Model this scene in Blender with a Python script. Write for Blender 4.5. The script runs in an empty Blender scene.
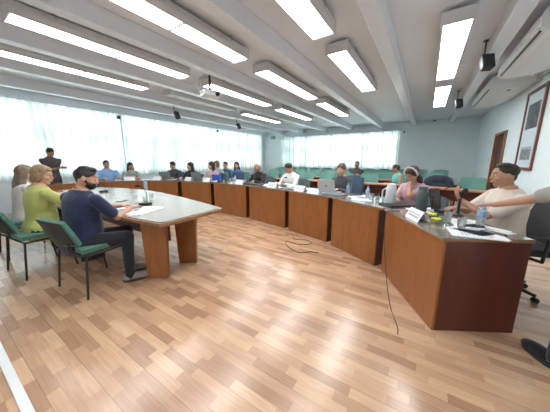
import bpy, bmesh, math, random
from mathutils import Vector, Matrix, Euler
random.seed(7)
S = bpy.context.scene
COL = S.collection
V = Vector
PI = math.pi

# ---------------------------------------------------------------- camera
cam = bpy.data.cameras.new('camera'); camo = bpy.data.objects.new('camera', cam); COL.objects.link(camo)
cam.sensor_width = 36; cam.lens = 231.2/550*36; cam.clip_start = 0.03; cam.clip_end = 200
camo.location = (0, 0, 1.35)
camo.rotation_euler = (math.radians(90-11.2527), 0, math.radians(32.814))
S.camera = camo
# ---------------------------------------------------------------- world and daylight
S.view_settings.view_transform = 'Standard'; S.view_settings.look = 'None'
S.view_settings.gamma = 1; S.view_settings.use_curve_mapping = False
S.view_settings.exposure = 0.62
w = bpy.data.worlds.new('sky'); S.world = w; w.use_nodes = True
w.node_tree.nodes['Background'].inputs[0].default_value = (0.87, 0.95, 1.0, 1)
w.node_tree.nodes['Background'].inputs[1].default_value = 0.9
def area(name, loc, rot, sx, sy, power, col):
    l = bpy.data.lights.new(name, 'AREA'); l.shape = 'RECTANGLE'; l.size = sx; l.size_y = sy
    l.energy = power; l.color = col
    o = bpy.data.objects.new(name, l); COL.objects.link(o); o.location = loc; o.rotation_euler = rot
    return o
# daylight outside the two window bands
area('daylight_left', (-10.3, 5.0, 2.4), (0, math.radians(-90), 0), 3.2, 15.0, 420, (0.96, 0.985, 1.0))
area('daylight_back', (-3.9, 14.0, 2.4), (math.radians(-90), 0, 0), 6.5, 3.2, 200, (0.95, 0.985, 1.0))
LAMP_STRENGTH = 11.0

# ---------------------------------------------------------------- materials
def mat(name, col, rough=0.6, metal=0.0, var=0.0, vscale=8.0, spec=0.5, bump=0.0, bscale=60.0, alpha=1.0, trans=0.0, emit=None, es=0.0, coat=0.0, sheen=0.0):
    m = bpy.data.materials.new(name); m.use_nodes = True
    nt = m.node_tree; b = nt.nodes['Principled BSDF']
    b.inputs['Base Color'].default_value = (*col, 1); b.inputs['Roughness'].default_value = rough
    b.inputs['Metallic'].default_value = metal; b.inputs['Specular IOR Level'].default_value = spec
    b.inputs['Alpha'].default_value = alpha; b.inputs['Transmission Weight'].default_value = trans
    b.inputs['Coat Weight'].default_value = coat
    b.inputs['Sheen Weight'].default_value = sheen
    if emit: b.inputs['Emission Color'].default_value = (*emit, 1); b.inputs['Emission Strength'].default_value = es
    if var or bump:
        tc = nt.nodes.new('ShaderNodeTexCoord')
    if var:
        n = nt.nodes.new('ShaderNodeTexNoise'); n.inputs['Scale'].default_value = vscale; n.inputs['Detail'].default_value = 4
        nt.links.new(tc.outputs['Object'], n.inputs['Vector'])
        r = nt.nodes.new('ShaderNodeValToRGB')
        r.color_ramp.elements[0].position = 0.3; r.color_ramp.elements[1].position = 0.7
        r.color_ramp.elements[0].color = (*[max(0, c*(1-var)) for c in col], 1)
        r.color_ramp.elements[1].color = (*[min(1, c*(1+var)) for c in col], 1)
        nt.links.new(n.outputs['Fac'], r.inputs['Fac']); nt.links.new(r.outputs['Color'], b.inputs['Base Color'])
    if bump:
        n2 = nt.nodes.new('ShaderNodeTexNoise'); n2.inputs['Scale'].default_value = bscale
        nt.links.new(tc.outputs['Object'], n2.inputs['Vector'])
        bp = nt.nodes.new('ShaderNodeBump'); bp.inputs['Strength'].default_value = bump; bp.inputs['Distance'].default_value = 0.01
        nt.links.new(n2.outputs['Fac'], bp.inputs['Height']); nt.links.new(bp.outputs['Normal'], b.inputs['Normal'])
    return m

def wood(name, c0, c1, rough=0.35, scale=(3, 3, 18), coat=0.2):
    m = bpy.data.materials.new(name); m.use_nodes = True; nt = m.node_tree; b = nt.nodes['Principled BSDF']
    tc = nt.nodes.new('ShaderNodeTexCoord'); mp = nt.nodes.new('ShaderNodeMapping')
    mp.inputs['Scale'].default_value = scale
    n = nt.nodes.new('ShaderNodeTexNoise'); n.inputs['Scale'].default_value = 2.2; n.inputs['Detail'].default_value = 7; n.inputs['Distortion'].default_value = 0.6
    r = nt.nodes.new('ShaderNodeValToRGB'); r.color_ramp.elements[0].position = 0.3; r.color_ramp.elements[1].position = 0.72
    r.color_ramp.elements[0].color = (*c0, 1); r.color_ramp.elements[1].color = (*c1, 1)
    nt.links.new(tc.outputs['Object'], mp.inputs[0]); nt.links.new(mp.outputs[0], n.inputs['Vector'])
    nt.links.new(n.outputs['Fac'], r.inputs['Fac']); nt.links.new(r.outputs['Color'], b.inputs['Base Color'])
    b.inputs['Roughness'].default_value = rough; b.inputs['Coat Weight'].default_value = coat; b.inputs['Coat Roughness'].default_value = 0.2
    return m

def parquet():
    m = bpy.data.materials.new('parquet_laminate'); m.use_nodes = True; nt = m.node_tree; b = nt.nodes['Principled BSDF']
    N = nt.nodes.new; L = nt.links.new
    tc = N('ShaderNodeTexCoord'); sp = N('ShaderNodeSeparateXYZ'); L(tc.outputs['Object'], sp.inputs[0])
    def math_(op, a, b_=None):
        n = N('ShaderNodeMath'); n.operation = op
        for i, x in enumerate((a, b_)):
            if x is None: continue
            if isinstance(x, (int, float)): n.inputs[i].default_value = x
            else: L(x, n.inputs[i])
        return n.outputs[0]
    H, W = 0.068, 0.31
    ys = math_('DIVIDE', sp.outputs['Y'], H); row = math_('FLOOR', ys)
    wn = N('ShaderNodeTexWhiteNoise'); wn.noise_dimensions = '1D'; L(row, wn.inputs['W'])
    xs = math_('ADD', math_('DIVIDE', sp.outputs['X'], W), math_('MULTIPLY', wn.outputs['Value'], 7.0))
    col_ = math_('FLOOR', xs)
    cb = N('ShaderNodeCombineXYZ'); L(row, cb.inputs[0]); L(col_, cb.inputs[1])
    w2 = N('ShaderNodeTexWhiteNoise'); w2.noise_dimensions = '2D'; L(cb.outputs[0], w2.inputs['Vector'])
    r = N('ShaderNodeValToRGB'); r.color_ramp.interpolation = 'LINEAR'
    e = r.color_ramp.elements
    e[0].position = 0; e[0].color = (0.37, 0.205, 0.12, 1)
    e[1].position = 1; e[1].color = (0.60, 0.39, 0.235, 1)
    k = e.new(0.3); k.color = (0.45, 0.27, 0.165, 1); k = e.new(0.6); k.color = (0.53, 0.325, 0.195, 1)
    L(w2.outputs['Value'], r.inputs['Fac'])
    # grain
    mp = N('ShaderNodeMapping'); mp.inputs['Scale'].default_value = (2.5, 40, 1); L(tc.outputs['Object'], mp.inputs[0])
    n = N('ShaderNodeTexNoise'); n.inputs['Scale'].default_value = 2; n.inputs['Detail'].default_value = 6; L(mp.outputs[0], n.inputs['Vector'])
    g = N('ShaderNodeMapRange'); g.inputs['From Min'].default_value = 0.3; g.inputs['From Max'].default_value = 0.7
    g.inputs['To Min'].default_value = 0.86; g.inputs['To Max'].default_value = 1.08; L(n.outputs['Fac'], g.inputs['Value'])
    # seams: strip edges and board ends
    fy = math_('FRACT', ys); ey = math_('MINIMUM', fy, math_('SUBTRACT', 1.0, fy))
    y3 = math_('FRACT', math_('DIVIDE', ys, 3.0)); e3 = math_('MINIMUM', y3, math_('SUBTRACT', 1.0, y3))
    fx = math_('FRACT', xs); ex = math_('MINIMUM', fx, math_('SUBTRACT', 1.0, fx))
    s1 = math_('LESS_THAN', ey, 0.012); s2 = math_('LESS_THAN', e3, 0.010); s3 = math_('LESS_THAN', ex, 0.003)
    seam = math_('MAXIMUM', math_('MULTIPLY', math_('MAXIMUM', s1, s3), 0.12), math_('MULTIPLY', s2, 0.38))
    fac = math_('MULTIPLY', g.outputs[0], math_('SUBTRACT', 1.0, seam))
    mx = N('ShaderNodeMix'); mx.data_type = 'RGBA'; mx.blend_type = 'MULTIPLY'; mx.inputs[0].default_value = 1
    L(r.outputs[0], mx.inputs[6]); cc = N('ShaderNodeCombineXYZ'); L(fac, cc.inputs[0]); L(fac, cc.inputs[1]); L(fac, cc.inputs[2])
    L(cc.outputs[0], mx.inputs[7]); L(mx.outputs[2], b.inputs['Base Color'])
    b.inputs['Roughness'].default_value = 0.22; b.inputs['Specular IOR Level'].default_value = 0.75
    return m

def curtain_mat():
    m = bpy.data.materials.new('sheer_curtain'); m.use_nodes = True; nt = m.node_tree; nt.nodes.clear()
    N = nt.nodes.new; L = nt.links.new
    out = N('ShaderNodeOutputMaterial'); d = N('ShaderNodeBsdfDiffuse'); t = N('ShaderNodeBsdfTranslucent'); tr = N('ShaderNodeBsdfTransparent')
    tc = N('ShaderNodeTexCoord'); n = N('ShaderNodeTexNoise'); n.inputs['Scale'].default_value = 1.5
    mp = N('ShaderNodeMapping'); mp.inputs['Scale'].default_value = (6, 6, 0.4)
    L(tc.outputs['Object'], mp.inputs[0]); L(mp.outputs[0], n.inputs['Vector'])
    r = N('ShaderNodeValToRGB'); r.color_ramp.elements[0].color = (0.56, 0.65, 0.63, 1); r.color_ramp.elements[1].color = (0.94, 0.96, 0.95, 1); r.color_ramp.elements[0].position = .3; r.color_ramp.elements[1].position = .62  # shading of the folds put into the cloth colour as upright streaks
    L(n.outputs['Fac'], r.inputs[0]); L(r.outputs[0], d.inputs[0]); L(r.outputs[0], t.inputs[0])
    m1 = N('ShaderNodeMixShader'); m1.inputs[0].default_value = 0.6; L(d.outputs[0], m1.inputs[1]); L(t.outputs[0], m1.inputs[2])
    m2 = N('ShaderNodeMixShader'); m2.inputs[0].default_value = 0.07; L(m1.outputs[0], m2.inputs[1]); L(tr.outputs[0], m2.inputs[2])
    L(m2.outputs[0], out.inputs[0]); return m

def pane_mat():
    m = bpy.data.materials.new('window_glass'); m.use_nodes = True; nt = m.node_tree; nt.nodes.clear()
    N = nt.nodes.new; L = nt.links.new
    out = N('ShaderNodeOutputMaterial'); g = N('ShaderNodeBsdfGlossy'); g.inputs['Roughness'].default_value = 0.03
    tr = N('ShaderNodeBsdfTransparent'); tr.inputs[0].default_value = (0.93, 0.98, 0.97, 1)
    mx = N('ShaderNodeMixShader'); mx.inputs[0].default_value = 0.07
    L(tr.outputs[0], mx.inputs[1]); L(g.outputs[0], mx.inputs[2]); L(mx.outputs[0], out.inputs[0]); return m

def desk_top_mat(name, c, var, rough):
    m = mat(name, c, rough, var=var, vscale=90, spec=0.6, coat=0.6)
    m.node_tree.nodes['Principled BSDF'].inputs['Coat Roughness'].default_value = 0.05
    return m

MT = {}
MT['floor'] = parquet()
MT['wall'] = mat('painted_wall', (0.80, 0.90, 0.93), 0.75, var=0.03, vscale=1.5, bump=0.05)
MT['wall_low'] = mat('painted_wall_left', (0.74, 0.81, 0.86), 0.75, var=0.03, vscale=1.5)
MT['ceil'] = mat('painted_ceiling', (0.80, 0.85, 0.91), 0.5, var=0.02, vscale=1.0, spec=0.4)
MT['trim'] = mat('painted_beam', (0.80, 0.85, 0.91), 0.25, var=0.02)
MT['white'] = mat('white_plastic', (0.72, 0.73, 0.73), 0.4, var=0.02)
MT['acwhite'] = mat('ac_plastic', (0.74, 0.76, 0.76), 0.35, var=0.02)
MT['gloss'] = mat('glossy_white', (0.93, 0.94, 0.95), 0.25, var=0.01)
MT['frame'] = mat('window_metal', (0.55, 0.60, 0.62), 0.4, 0.3, var=0.03)
MT['curtain'] = curtain_mat(); MT['pane'] = pane_mat()
MT['diffuser'] = mat('lamp_diffuser', (0.9, 0.9, 0.9), 0.5, emit=(0.955, 0.98, 1.0), es=LAMP_STRENGTH)
MT['housing'] = mat('lamp_housing', (0.62, 0.62, 0.63), 0.45, var=0.03)
MT['metal'] = mat('brushed_metal', (0.55, 0.55, 0.55), 0.35, 0.9, var=0.05)
MT['black'] = mat('black_plastic', (0.02, 0.02, 0.022), 0.45, var=0.1)
MT['leg'] = mat('black_tube', (0.03, 0.022, 0.022), 0.4, 0.3, var=0.1)
MT['grille'] = mat('speaker_grille', (0.012, 0.012, 0.014), 0.7, bump=0.5, bscale=300)
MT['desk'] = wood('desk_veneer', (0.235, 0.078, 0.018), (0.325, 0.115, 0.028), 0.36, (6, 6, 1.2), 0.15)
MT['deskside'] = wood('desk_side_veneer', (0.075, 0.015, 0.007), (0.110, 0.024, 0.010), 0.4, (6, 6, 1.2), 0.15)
MT['edge'] = wood('desk_edge', (0.22, 0.10, 0.045), (0.33, 0.17, 0.08), 0.3, (4, 4, 4), 0.3)
MT['top'] = desk_top_mat('desk_glass_over_granite', (0.20, 0.17, 0.15), 0.45, 0.16)
MT['ttop'] = desk_top_mat('table_glass_top', (0.27, 0.24, 0.205), 0.18, 0.22); MT['ttop'].node_tree.nodes['Principled BSDF'].inputs['Coat Weight'].default_value = 0.12; MT['ttop'].node_tree.nodes['Principled BSDF'].inputs['Specular IOR Level'].default_value = 0.35
MT['dark'] = wood('dark_door_wood', (0.050, 0.012, 0.006), (0.095, 0.024, 0.011), 0.55, (8, 8, 1.0), 0.0)
MT['jamb'] = wood('door_jamb_wood', (0.22, 0.08, 0.035), (0.30, 0.12, 0.05), 0.4, (8, 8, 1.0), 0.2)
MT['rail'] = wood('audience_table_wood', (0.38, 0.16, 0.07), (0.52, 0.25, 0.12), 0.4, (3, 12, 3), 0.2)
MT['green'] = mat('green_chair_fabric', (0.055, 0.165, 0.125), 0.9, var=0.15, vscale=40, bump=0.3, bscale=300, sheen=0.2)
MT['greenback'] = mat('chair_back_shell', (0.012, 0.022, 0.020), 0.5, var=0.15, vscale=10)
MT['teal'] = mat('teal_chair_fabric', (0.14, 0.31, 0.26), 0.85, var=0.12, vscale=30, bump=0.3, bscale=300, sheen=0.3)
MT['navychair'] = mat('blue_grey_chair_fabric', (0.05, 0.085, 0.13), 0.8, var=0.15, vscale=20)
MT['greychair'] = mat('grey_chair_fabric', (0.07, 0.10, 0.11), 0.75, var=0.15, vscale=20)
MT['paper'] = mat('paper', (0.80, 0.82, 0.84), 0.6, var=0.03)
MT['ink'] = mat('printed_ink', (0.12, 0.14, 0.22), 0.7, var=0.1)
MT['silver'] = mat('laptop_aluminium', (0.55, 0.57, 0.59), 0.4, 0.4, var=0.03)
MT['greylap'] = mat('laptop_grey', (0.22, 0.24, 0.26), 0.4, 0.3, var=0.05)
MT['screen'] = mat('dark_screen', (0.02, 0.025, 0.03), 0.1, var=0.1)
MT['glass'] = mat('drinking_glass', (0.92, 0.96, 0.96), 0.05, trans=0.9, spec=0.6)
MT['water'] = mat('bottle_plastic', (0.80, 0.90, 0.96), 0.12, trans=0.75)
MT['bluecap'] = mat('blue_cap', (0.10, 0.25, 0.62), 0.4, var=0.05)
MT['bluelabel'] = mat('bottle_label', (0.25, 0.45, 0.75), 0.5, var=0.3, vscale=60)
MT['thermos'] = mat('thermos_green_grey', (0.065, 0.095, 0.088), 0.35, var=0.1)
MT['thermosw'] = mat('white_jug_plastic', (0.62, 0.66, 0.68), 0.35, var=0.03)
MT['yellow'] = mat('yellow_plastic', (0.75, 0.72, 0.06), 0.5, var=0.1)
MT['wine'] = mat('burgundy_frame', (0.17, 0.045, 0.035), 0.3, var=0.1)
MT['matboard'] = mat('mount_board', (0.66, 0.74, 0.78), 0.5, var=0.02)
MT['greenfoil'] = mat('green_sign', (0.02, 0.25, 0.13), 0.5, var=0.05)
MT['mesh'] = mat('blue_folder', (0.03, 0.10, 0.45), 0.5, var=0.05)

# ---------------------------------------------------------------- mesh helpers
class MB:
    def __init__(s): s.bm = bmesh.new()
    def _x(s, geom_verts, M):
        bmesh.ops.transform(s.bm, matrix=M, verts=geom_verts)
    def box(s, c, d, rz=0, rx=0, ry=0):
        r = bmesh.ops.create_cube(s.bm, size=1)
        M = Matrix.Translation(V(c)) @ Euler((rx, ry, rz)).to_matrix().to_4x4() @ Matrix.Diagonal((*d, 1))
        s._x(r['verts'], M); return s
    def cone(s, p0, p1, r0, r1=None, seg=12):
        r1 = r0 if r1 is None else r1
        p0 = V(p0); p1 = V(p1); L = (p1-p0).length
        r = bmesh.ops.create_cone(s.bm, cap_ends=True, segments=seg, radius1=r0, radius2=r1, depth=L)
        q = V((0, 0, 1)).rotation_difference((p1-p0).normalized())
        s._x(r['verts'], Matrix.Translation((p0+p1)/2) @ q.to_matrix().to_4x4()); return s
    def ell(s, c, r3, M3=None, seg=14):
        r = bmesh.ops.create_uvsphere(s.bm, u_segments=seg, v_segments=max(6, seg*2//3), radius=1)
        M = Matrix.Translation(V(c)) @ ((M3.to_4x4()) if M3 is not None else Matrix()) @ Matrix.Diagonal((*r3, 1))
        s._x(r['verts'], M); return s
    def cap(s, p0, p1, r0, r1=None, seg=12):
        r1 = r0 if r1 is None else r1
        s.ell(p0, (r0,)*3, seg=seg); s.ell(p1, (r1,)*3, seg=seg)
        if (V(p1)-V(p0)).length > 1e-4: s.cone(p0, p1, r0, r1, seg)
        return s
    def tube(s, pts, r, seg=8):
        for a, b in zip(pts, pts[1:]): s.cap(a, b, r, r, seg)
        return s
    def prism(s, poly, z0, z1):
        a = [s.bm.verts.new((x, y, z0)) for x, y in poly]; b = [s.bm.verts.new((x, y, z1)) for x, y in poly]
        n = len(poly); s.bm.faces.new(a[::-1]); s.bm.faces.new(b)
        for i in range(n): s.bm.faces.new((a[i], a[(i+1) % n], b[(i+1) % n], b[i]))
        return s
    def sweep(s, prof, y0, y1):      # profile in XZ swept along Y
        a = [s.bm.verts.new((x, y0, z)) for x, z in prof]; b = [s.bm.verts.new((x, y1, z)) for x, z in prof]
        n = len(prof); s.bm.faces.new(a); s.bm.faces.new(b[::-1])
        for i in range(n): s.bm.faces.new((a[i], b[i], b[(i+1) % n], a[(i+1) % n]))
        return s
    def lathe(s, prof, c=(0, 0, 0), seg=20):
        rings = []
        for r, z in prof:
            rings.append([s.bm.verts.new((c[0]+r*math.cos(2*PI*k/seg), c[1]+r*math.sin(2*PI*k/seg), c[2]+z)) for k in range(seg)])
        for a, b in zip(rings, rings[1:]):
            for k in range(seg): s.bm.faces.new((a[k], a[(k+1) % seg], b[(k+1) % seg], b[k]))
        s.bm.faces.new(rings[0][::-1]); s.bm.faces.new(rings[-1]); return s
    def loft(s, rings, f, seg=20):       # rings: (y, z, rx, ry); f maps local point to place
        R_ = []
        for y, z, rx, ry in rings:
            q = []
            for k in range(seg):
                a = 2*PI*k/seg; ca, sa = math.cos(a), math.sin(a)
                q.append(s.bm.verts.new(f((rx*abs(ca)**.85*(1 if ca > 0 else -1), y+ry*abs(sa)**.85*(1 if sa > 0 else -1), z))))
            R_.append(q)
        for a, b in zip(R_, R_[1:]):
            for k in range(seg): s.bm.faces.new((a[k], a[(k+1) % seg], b[(k+1) % seg], b[k]))
        s.bm.faces.new(R_[0][::-1]); s.bm.faces.new(R_[-1]); return s
    def sheet(s, fn, nu, nv, th):    # closed curved slab; fn(u,v)->Vector, thickness along normal
        g = [[s.bm.verts.new(fn(i/nu, j/nv)) for j in range(nv+1)] for i in range(nu+1)]
        fs = [s.bm.faces.new((g[i][j], g[i+1][j], g[i+1][j+1], g[i][j+1])) for i in range(nu) for j in range(nv)]
        s.bm.normal_update()
        if th: bmesh.ops.solidify(s.bm, geom=fs, thickness=th)
        return s
    def build(s, name, m, parent=None, bevel=0, smooth=True, voxel=0, sm=0):
        bmesh.ops.recalc_face_normals(s.bm, faces=s.bm.faces)
        me = bpy.data.meshes.new(name); s.bm.to_mesh(me); s.bm.free()
        o = bpy.data.objects.new(name, me); COL.objects.link(o); me.materials.append(m)
        if smooth:
            for p in me.polygons: p.use_smooth = True
        if bevel:
            b = o.modifiers.new('bevel', 'BEVEL'); b.width = bevel; b.segments = 2; b.limit_method = 'ANGLE'; b.angle_limit = math.radians(40)
            b.harden_normals = True
        elif smooth and not voxel:
            e = o.modifiers.new('split', 'EDGE_SPLIT'); e.split_angle = math.radians(38)
        if voxel:
            r = o.modifiers.new('remesh', 'REMESH'); r.mode = 'VOXEL'; r.voxel_size = voxel; r.use_smooth_shade = True
            k = o.modifiers.new('smooth', 'SMOOTH'); k.iterations = sm or 2; k.factor = 0.5
        if parent: o.parent = parent
        return o
def tag(o, label=None, cat=None, group=None, kind=None):
    if label and len(label.replace('-', ' ').split()) > 16: print('LONG', label)
    if label: o['label'] = label
    if cat: o['category'] = cat
    if group: o['group'] = group
    if kind: o['kind'] = kind
    return o
def empty(name, loc=(0, 0, 0), rz=0, label=None, cat=None, group=None):
    o = bpy.data.objects.new(name, None); COL.objects.link(o); o.empty_display_size = 0.1
    o.location = loc; o.rotation_euler = (0, 0, rz); return tag(o, label, cat, group)
def copy_tree(o, parent=None):
    c = o.copy(); COL.objects.link(c)
    if parent: c.parent = parent
    for ch in list(o.children): copy_tree(ch, c)
    return c
def struct(o): o['kind'] = 'structure'; return o

# ================================================================= THE ROOM
XL, XR, YB, YF, ZC = -8.9, 1.65, 12.6, -2.4, 3.07
LS, LT = 0.95, 2.86         # left window sill and head
BS, BT = 1.00, 2.66         # back window sill and head
BX0, BX1 = -7.6, -1.22
LY0, LY1 = -1.8, 12.1
struct(MB().box(((XL+XR)/2, (YB+YF)/2, -0.05), (XR-XL+.4, YB-YF+.4, 0.1)).build('floor', MT['floor']))
struct(MB().box(((XL+XR)/2, (YB+YF)/2, ZC+0.05), (XR-XL+.4, YB-YF+.4, 0.1)).build('ceiling', MT['ceil']))
b = MB()
b.box((XL-.1, (YB+YF)/2, LS/2), (.2, YB-YF, LS)); b.box((XL-.1, (YB+YF)/2, (LT+ZC)/2), (.2, YB-YF, ZC-LT))
b.box((XL-.1, (YF+LY0)/2, (LS+LT)/2), (.2, LY0-YF, LT-LS)); b.box((XL-.1, (YB+LY1)/2, (LS+LT)/2), (.2, YB-LY1, LT-LS))
struct(b.build('wall_left', MT['wall_low']))
b = MB()
b.box(((XL+XR)/2, YB+.1, BS/2), (XR-XL+.4, .2, BS)); b.box(((XL+XR)/2, YB+.1, (BT+ZC)/2), (XR-XL+.4, .2, ZC-BT))
b.box(((XL+BX0)/2-.1, YB+.1, (BS+BT)/2), (BX0-XL+.2, .2, BT-BS)); b.box(((BX1+XR)/2+.1, YB+.1, (BS+BT)/2), (XR-BX1+.2, .2, BT-BS))
struct(b.build('wall_back', MT['wall']))
DY0, DY1, DZ = 8.38, 9.42, 2.06
b = MB()
b.box((XR+.1, (YF+DY0)/2, ZC/2), (.2, DY0-YF, ZC)); b.box((XR+.1, (YB+DY1)/2, ZC/2), (.2, YB-DY1, ZC)); b.box((XR+.1, (DY0+DY1)/2, (DZ+ZC)/2), (.2, DY1-DY0, ZC-DZ))
struct(b.build('wall_right', MT['wall']))
struct(MB().box(((XL+XR)/2, YF-.1, ZC/2), (XR-XL+.4, .2, ZC)).build('wall_front', MT['wall']))
struct(MB().box((XR-.008, (YF+DY0-.1)/2, .05), (.016, DY0-YF-.1, .1)).build('baseboard_right', MT['black']))
struct(MB().box(((XL+XR)/2, YB-.008, .05), (XR-XL-.04, .016, .1)).build('baseboard_back', MT['dark']))
# ceiling beams
for i, x in enumerate((0.68, -0.66, -2.03, -3.42, -4.81, -6.2, -7.6)):
    struct(MB().sweep([(x-.105, ZC), (x-.085, 2.87), (x+.085, 2.87), (x+.105, ZC)], YF, YB).build('trim_%d' % (i+1), MT['trim'], bevel=.01))
struct(MB().box((XL+.10, (YF+YB)/2, 2.96), (.20, YB-YF-.02, .20)).build('trim_8', MT['trim'], bevel=.01))
# door on the right wall
d = struct(MB().box((XR+.05, (DY0+DY1)/2, DZ/2), (.045, DY1-DY0-.10, DZ-.06)).build('door_1', MT['dark'], bevel=.004))
MB().box((0, 0, 0), (.001, .001, .001)).bm.free()
b = MB()
for y in (DY0, DY1): b.box((XR+.02, y, DZ/2), (.13, .075, DZ))
b.box((XR+.02, (DY0+DY1)/2, DZ), (.13, DY1-DY0+.075, .075)); b.build('door_frame', MT['jamb'], d, bevel=.004)
b = MB()
for z in (.55, 1.45): 
    b.box((XR+.024, (DY0+DY1)/2, z), (.012, .62, .68))
b.build('door_panel', MT['dark'], d, bevel=.006)
MB().cone((XR+.028, DY0+.16, 1.02), (XR-.03, DY0+.16, 1.02), .011).cone((XR-.03, DY0+.15, 1.02), (XR-.03, DY0+.27, 1.02), .010).build('door_handle', MT['metal'], d)
# windows
nwin = 0
def window(axis, a0, a1, z0, z1):
    global nwin; nwin += 1
    o = bpy.data.objects.new('window_%d' % nwin, None); COL.objects.link(o); struct(o)
    b = MB(); g = MB(); t = .05
    def bx(B, u0, u1, v0, v1, th=.05):
        if axis == 'x': B.box((XL-.10, (u0+u1)/2, (v0+v1)/2), (th, u1-u0, v1-v0))
        else: B.box(((u0+u1)/2, YB+.10, (v0+v1)/2), (u1-u0, th, v1-v0))
    zm = z0+(z1-z0)*.585
    bx(b, a0, a0+t, z0, z1); bx(b, a1-t, a1, z0, z1); bx(b, a0+t, a1-t, z0, z0+t); bx(b, a0+t, a1-t, z1-t, z1); bx(b, a0+t, a1-t, zm-.035, zm+.035)
    m = (a0+a1)/2; bx(b, m-.03, m+.03, z0+t, zm-.035)
    b.build('window_frame', MT['frame'], o)
    bx(g, a0+t/2, a1-t/2, z0+t/2, z1-t/2, .006); g.build('pane', MT['pane'], o)
nl = 7; st = (LY1-LY0)/nl
for i in range(nl): window('x', LY0+i*st+.002, LY0+(i+1)*st-.002, LS, LT)
st2 = (BX1-BX0)/4
for i in range(4): window('y', BX0+i*st2+.002, BX0+(i+1)*st2-.002, BS, BT)
# curtains
def curtain(axis, a0, a1, z0, z1, label, seed):
    rnd = random.Random(seed); L = a1-a0; n = int(L/0.018)
    ph = rnd.random()*6; fr = 2*PI/rnd.uniform(.105, .15)
    bm = bmesh.new(); rows = 7; g = []
    for j in range(rows+1):
        v = j/rows; z = z0+(z1-z0)*v; r = []
        for i in range(n+1):
            u = a0+L*i/n; amp = .036+.014*math.sin(u*3.1+seed)
            uu = u + .05*(v-.5)*math.sin(u*2.2+seed*2)
            off = amp*math.sin(uu*fr+ph+.7*math.sin(u*2.7+seed)) + .012*math.sin(uu*fr*2.3+seed)
            if axis == 'x': r.append(bm.verts.new((XL+.10+off, u, z)))
            else: r.append(bm.verts.new((u, YB-.10-off, z)))
        g.append(r)
    for j in range(rows):
        for i in range(n): bm.faces.new((g[j][i], g[j][i+1], g[j+1][i+1], g[j+1][i]))
    me = bpy.data.meshes.new('curtain'); bm.to_mesh(me); bm.free()
    for p in me.polygons: p.use_smooth = True
    o = bpy.data.objects.new('sheer_curtain', me); COL.objects.link(o); me.materials.append(MT['curtain'])
    return tag(o, label, 'curtain', 'sheer curtains along the windows')
lc = [(-1.85, 0.3, 'sheer white curtain of the left wall, nearest end beyond the frame'),
      (0.3, 2.28, 'sheer white curtain behind the standing man on the left'),
      (2.29, 4.06, 'sheer white curtain behind the man in the light blue shirt'),
      (4.10, 6.2, 'sheer white curtain on the left wall, right of the second dark wall speaker bracket from the camera'),
      (6.22, 8.3, 'sheer white curtain in the middle of the left wall behind the three clustered listeners'),
      (8.34, 10.2, 'sheer white curtain, second from the far corner on the left wall'),
      (10.25, 12.15, 'sheer white curtain closest to the far corner on the left wall')]
lc[0] = (-1.85, 0.3, 'leftmost sheer white curtain on the left wall, cut by the photo edge')
lc[3] = (4.10, 6.2, 'sheer white curtain behind the dark haired man with the open grey laptop')
for i, (a, c, l) in enumerate(lc): curtain('x', a, c, LS-.12, LT-.012, l, i+1)
bc = [(-7.65, -6.05, 'leftmost sheer white curtain of the back window'), (-6.03, -4.45, 'second sheer white curtain from the left on the back window'),
      (-4.42, -2.83, 'sheer white back window curtain behind the man sitting alone at the back'), (-2.80, -1.17, 'rightmost sheer white curtain of the back window')]
for i, (a, c, l) in enumerate(bc): curtain('y', a, c, BS-.10, BT+.03, l, i+11)
tag(MB().box((XL+.07, 5.15, LT+.0), (.136, 14.2, .03)).build('curtain_track', MT['metal']), 'long curtain track above the left wall curtains', 'curtain track')
tag(MB().box(((BX0+BX1)/2, YB-.07, BT+.04), (6.6, .136, .03)).build('curtain_track', MT['metal']), 'curtain track above the back window', 'curtain track')

# ================================================================= CEILING THINGS
def lamp():
    r = empty('ceiling_light')
    MB().sweep([(-.16, .135), (-.17, .06), (-.155, .0), (-.135, .0), (-.135, .03), (.135, .03), (.135, .0), (.155, .0), (.17, .06), (.16, .135)], -1.13, 1.13).build('housing', MT['housing'], r, smooth=False)
    for y in (-1.137, 1.137): MB().box((0, y, .066), (.335, .014, .142)).build('end_plate', MT['housing'], r, bevel=.003)
    MB().box((0, 0, .012), (.27, .03, .02)).build('divider', MT['housing'], r, bevel=.003)
    for y in (-.565, .565): MB().box((0, y, .014), (.262, 1.09, .012)).build('diffuser', MT['diffuser'], r)
    for y in (-.75, .75):
        MB().box((0, y, .151), (.30, .03, .032)).cone((.17, y, .10), (.17, y, .165), .006).build('hanger', MT['metal'], r)
    return r
L0 = lamp(); first = True
rows = [(0.13, 'rightmost row', (1, 2, 4)), (-1.28, 'second row from the right', (0, 1, 4)), (-2.65, 'third row from the right', (0, 1, 2)), (-4.05, 'fourth row from the right', (0, 1, 2)), (-5.44, 'row nearest the left windows', (0, 1, 2))]
spans = [(1.97, 'nearest'), (4.77, 'second'), (7.58, 'third'), (10.4, 'fourth'), (-0.85, 'unseen, added overhead')]  # overhead lamps are out of view, added to light the floor
for x, rn, ks in rows:
    for k in ks:
        y, yn = spans[k]
        o = L0 if first else copy_tree(L0); first = False
        o.location = (x, y, 2.888)
        if x < -5 and k == 1:
            yn = 'unlit one, second'
            for ch in o.children:
                if ch.name.startswith('diffuser'): ch.data = ch.data.copy(); ch.data.materials.clear(); ch.data.materials.append(MT['acwhite'])
        tag(o, 'white ceiling light, %s from the camera in the %s' % (yn, rn), 'ceiling light', 'fluorescent ceiling lights')

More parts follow.
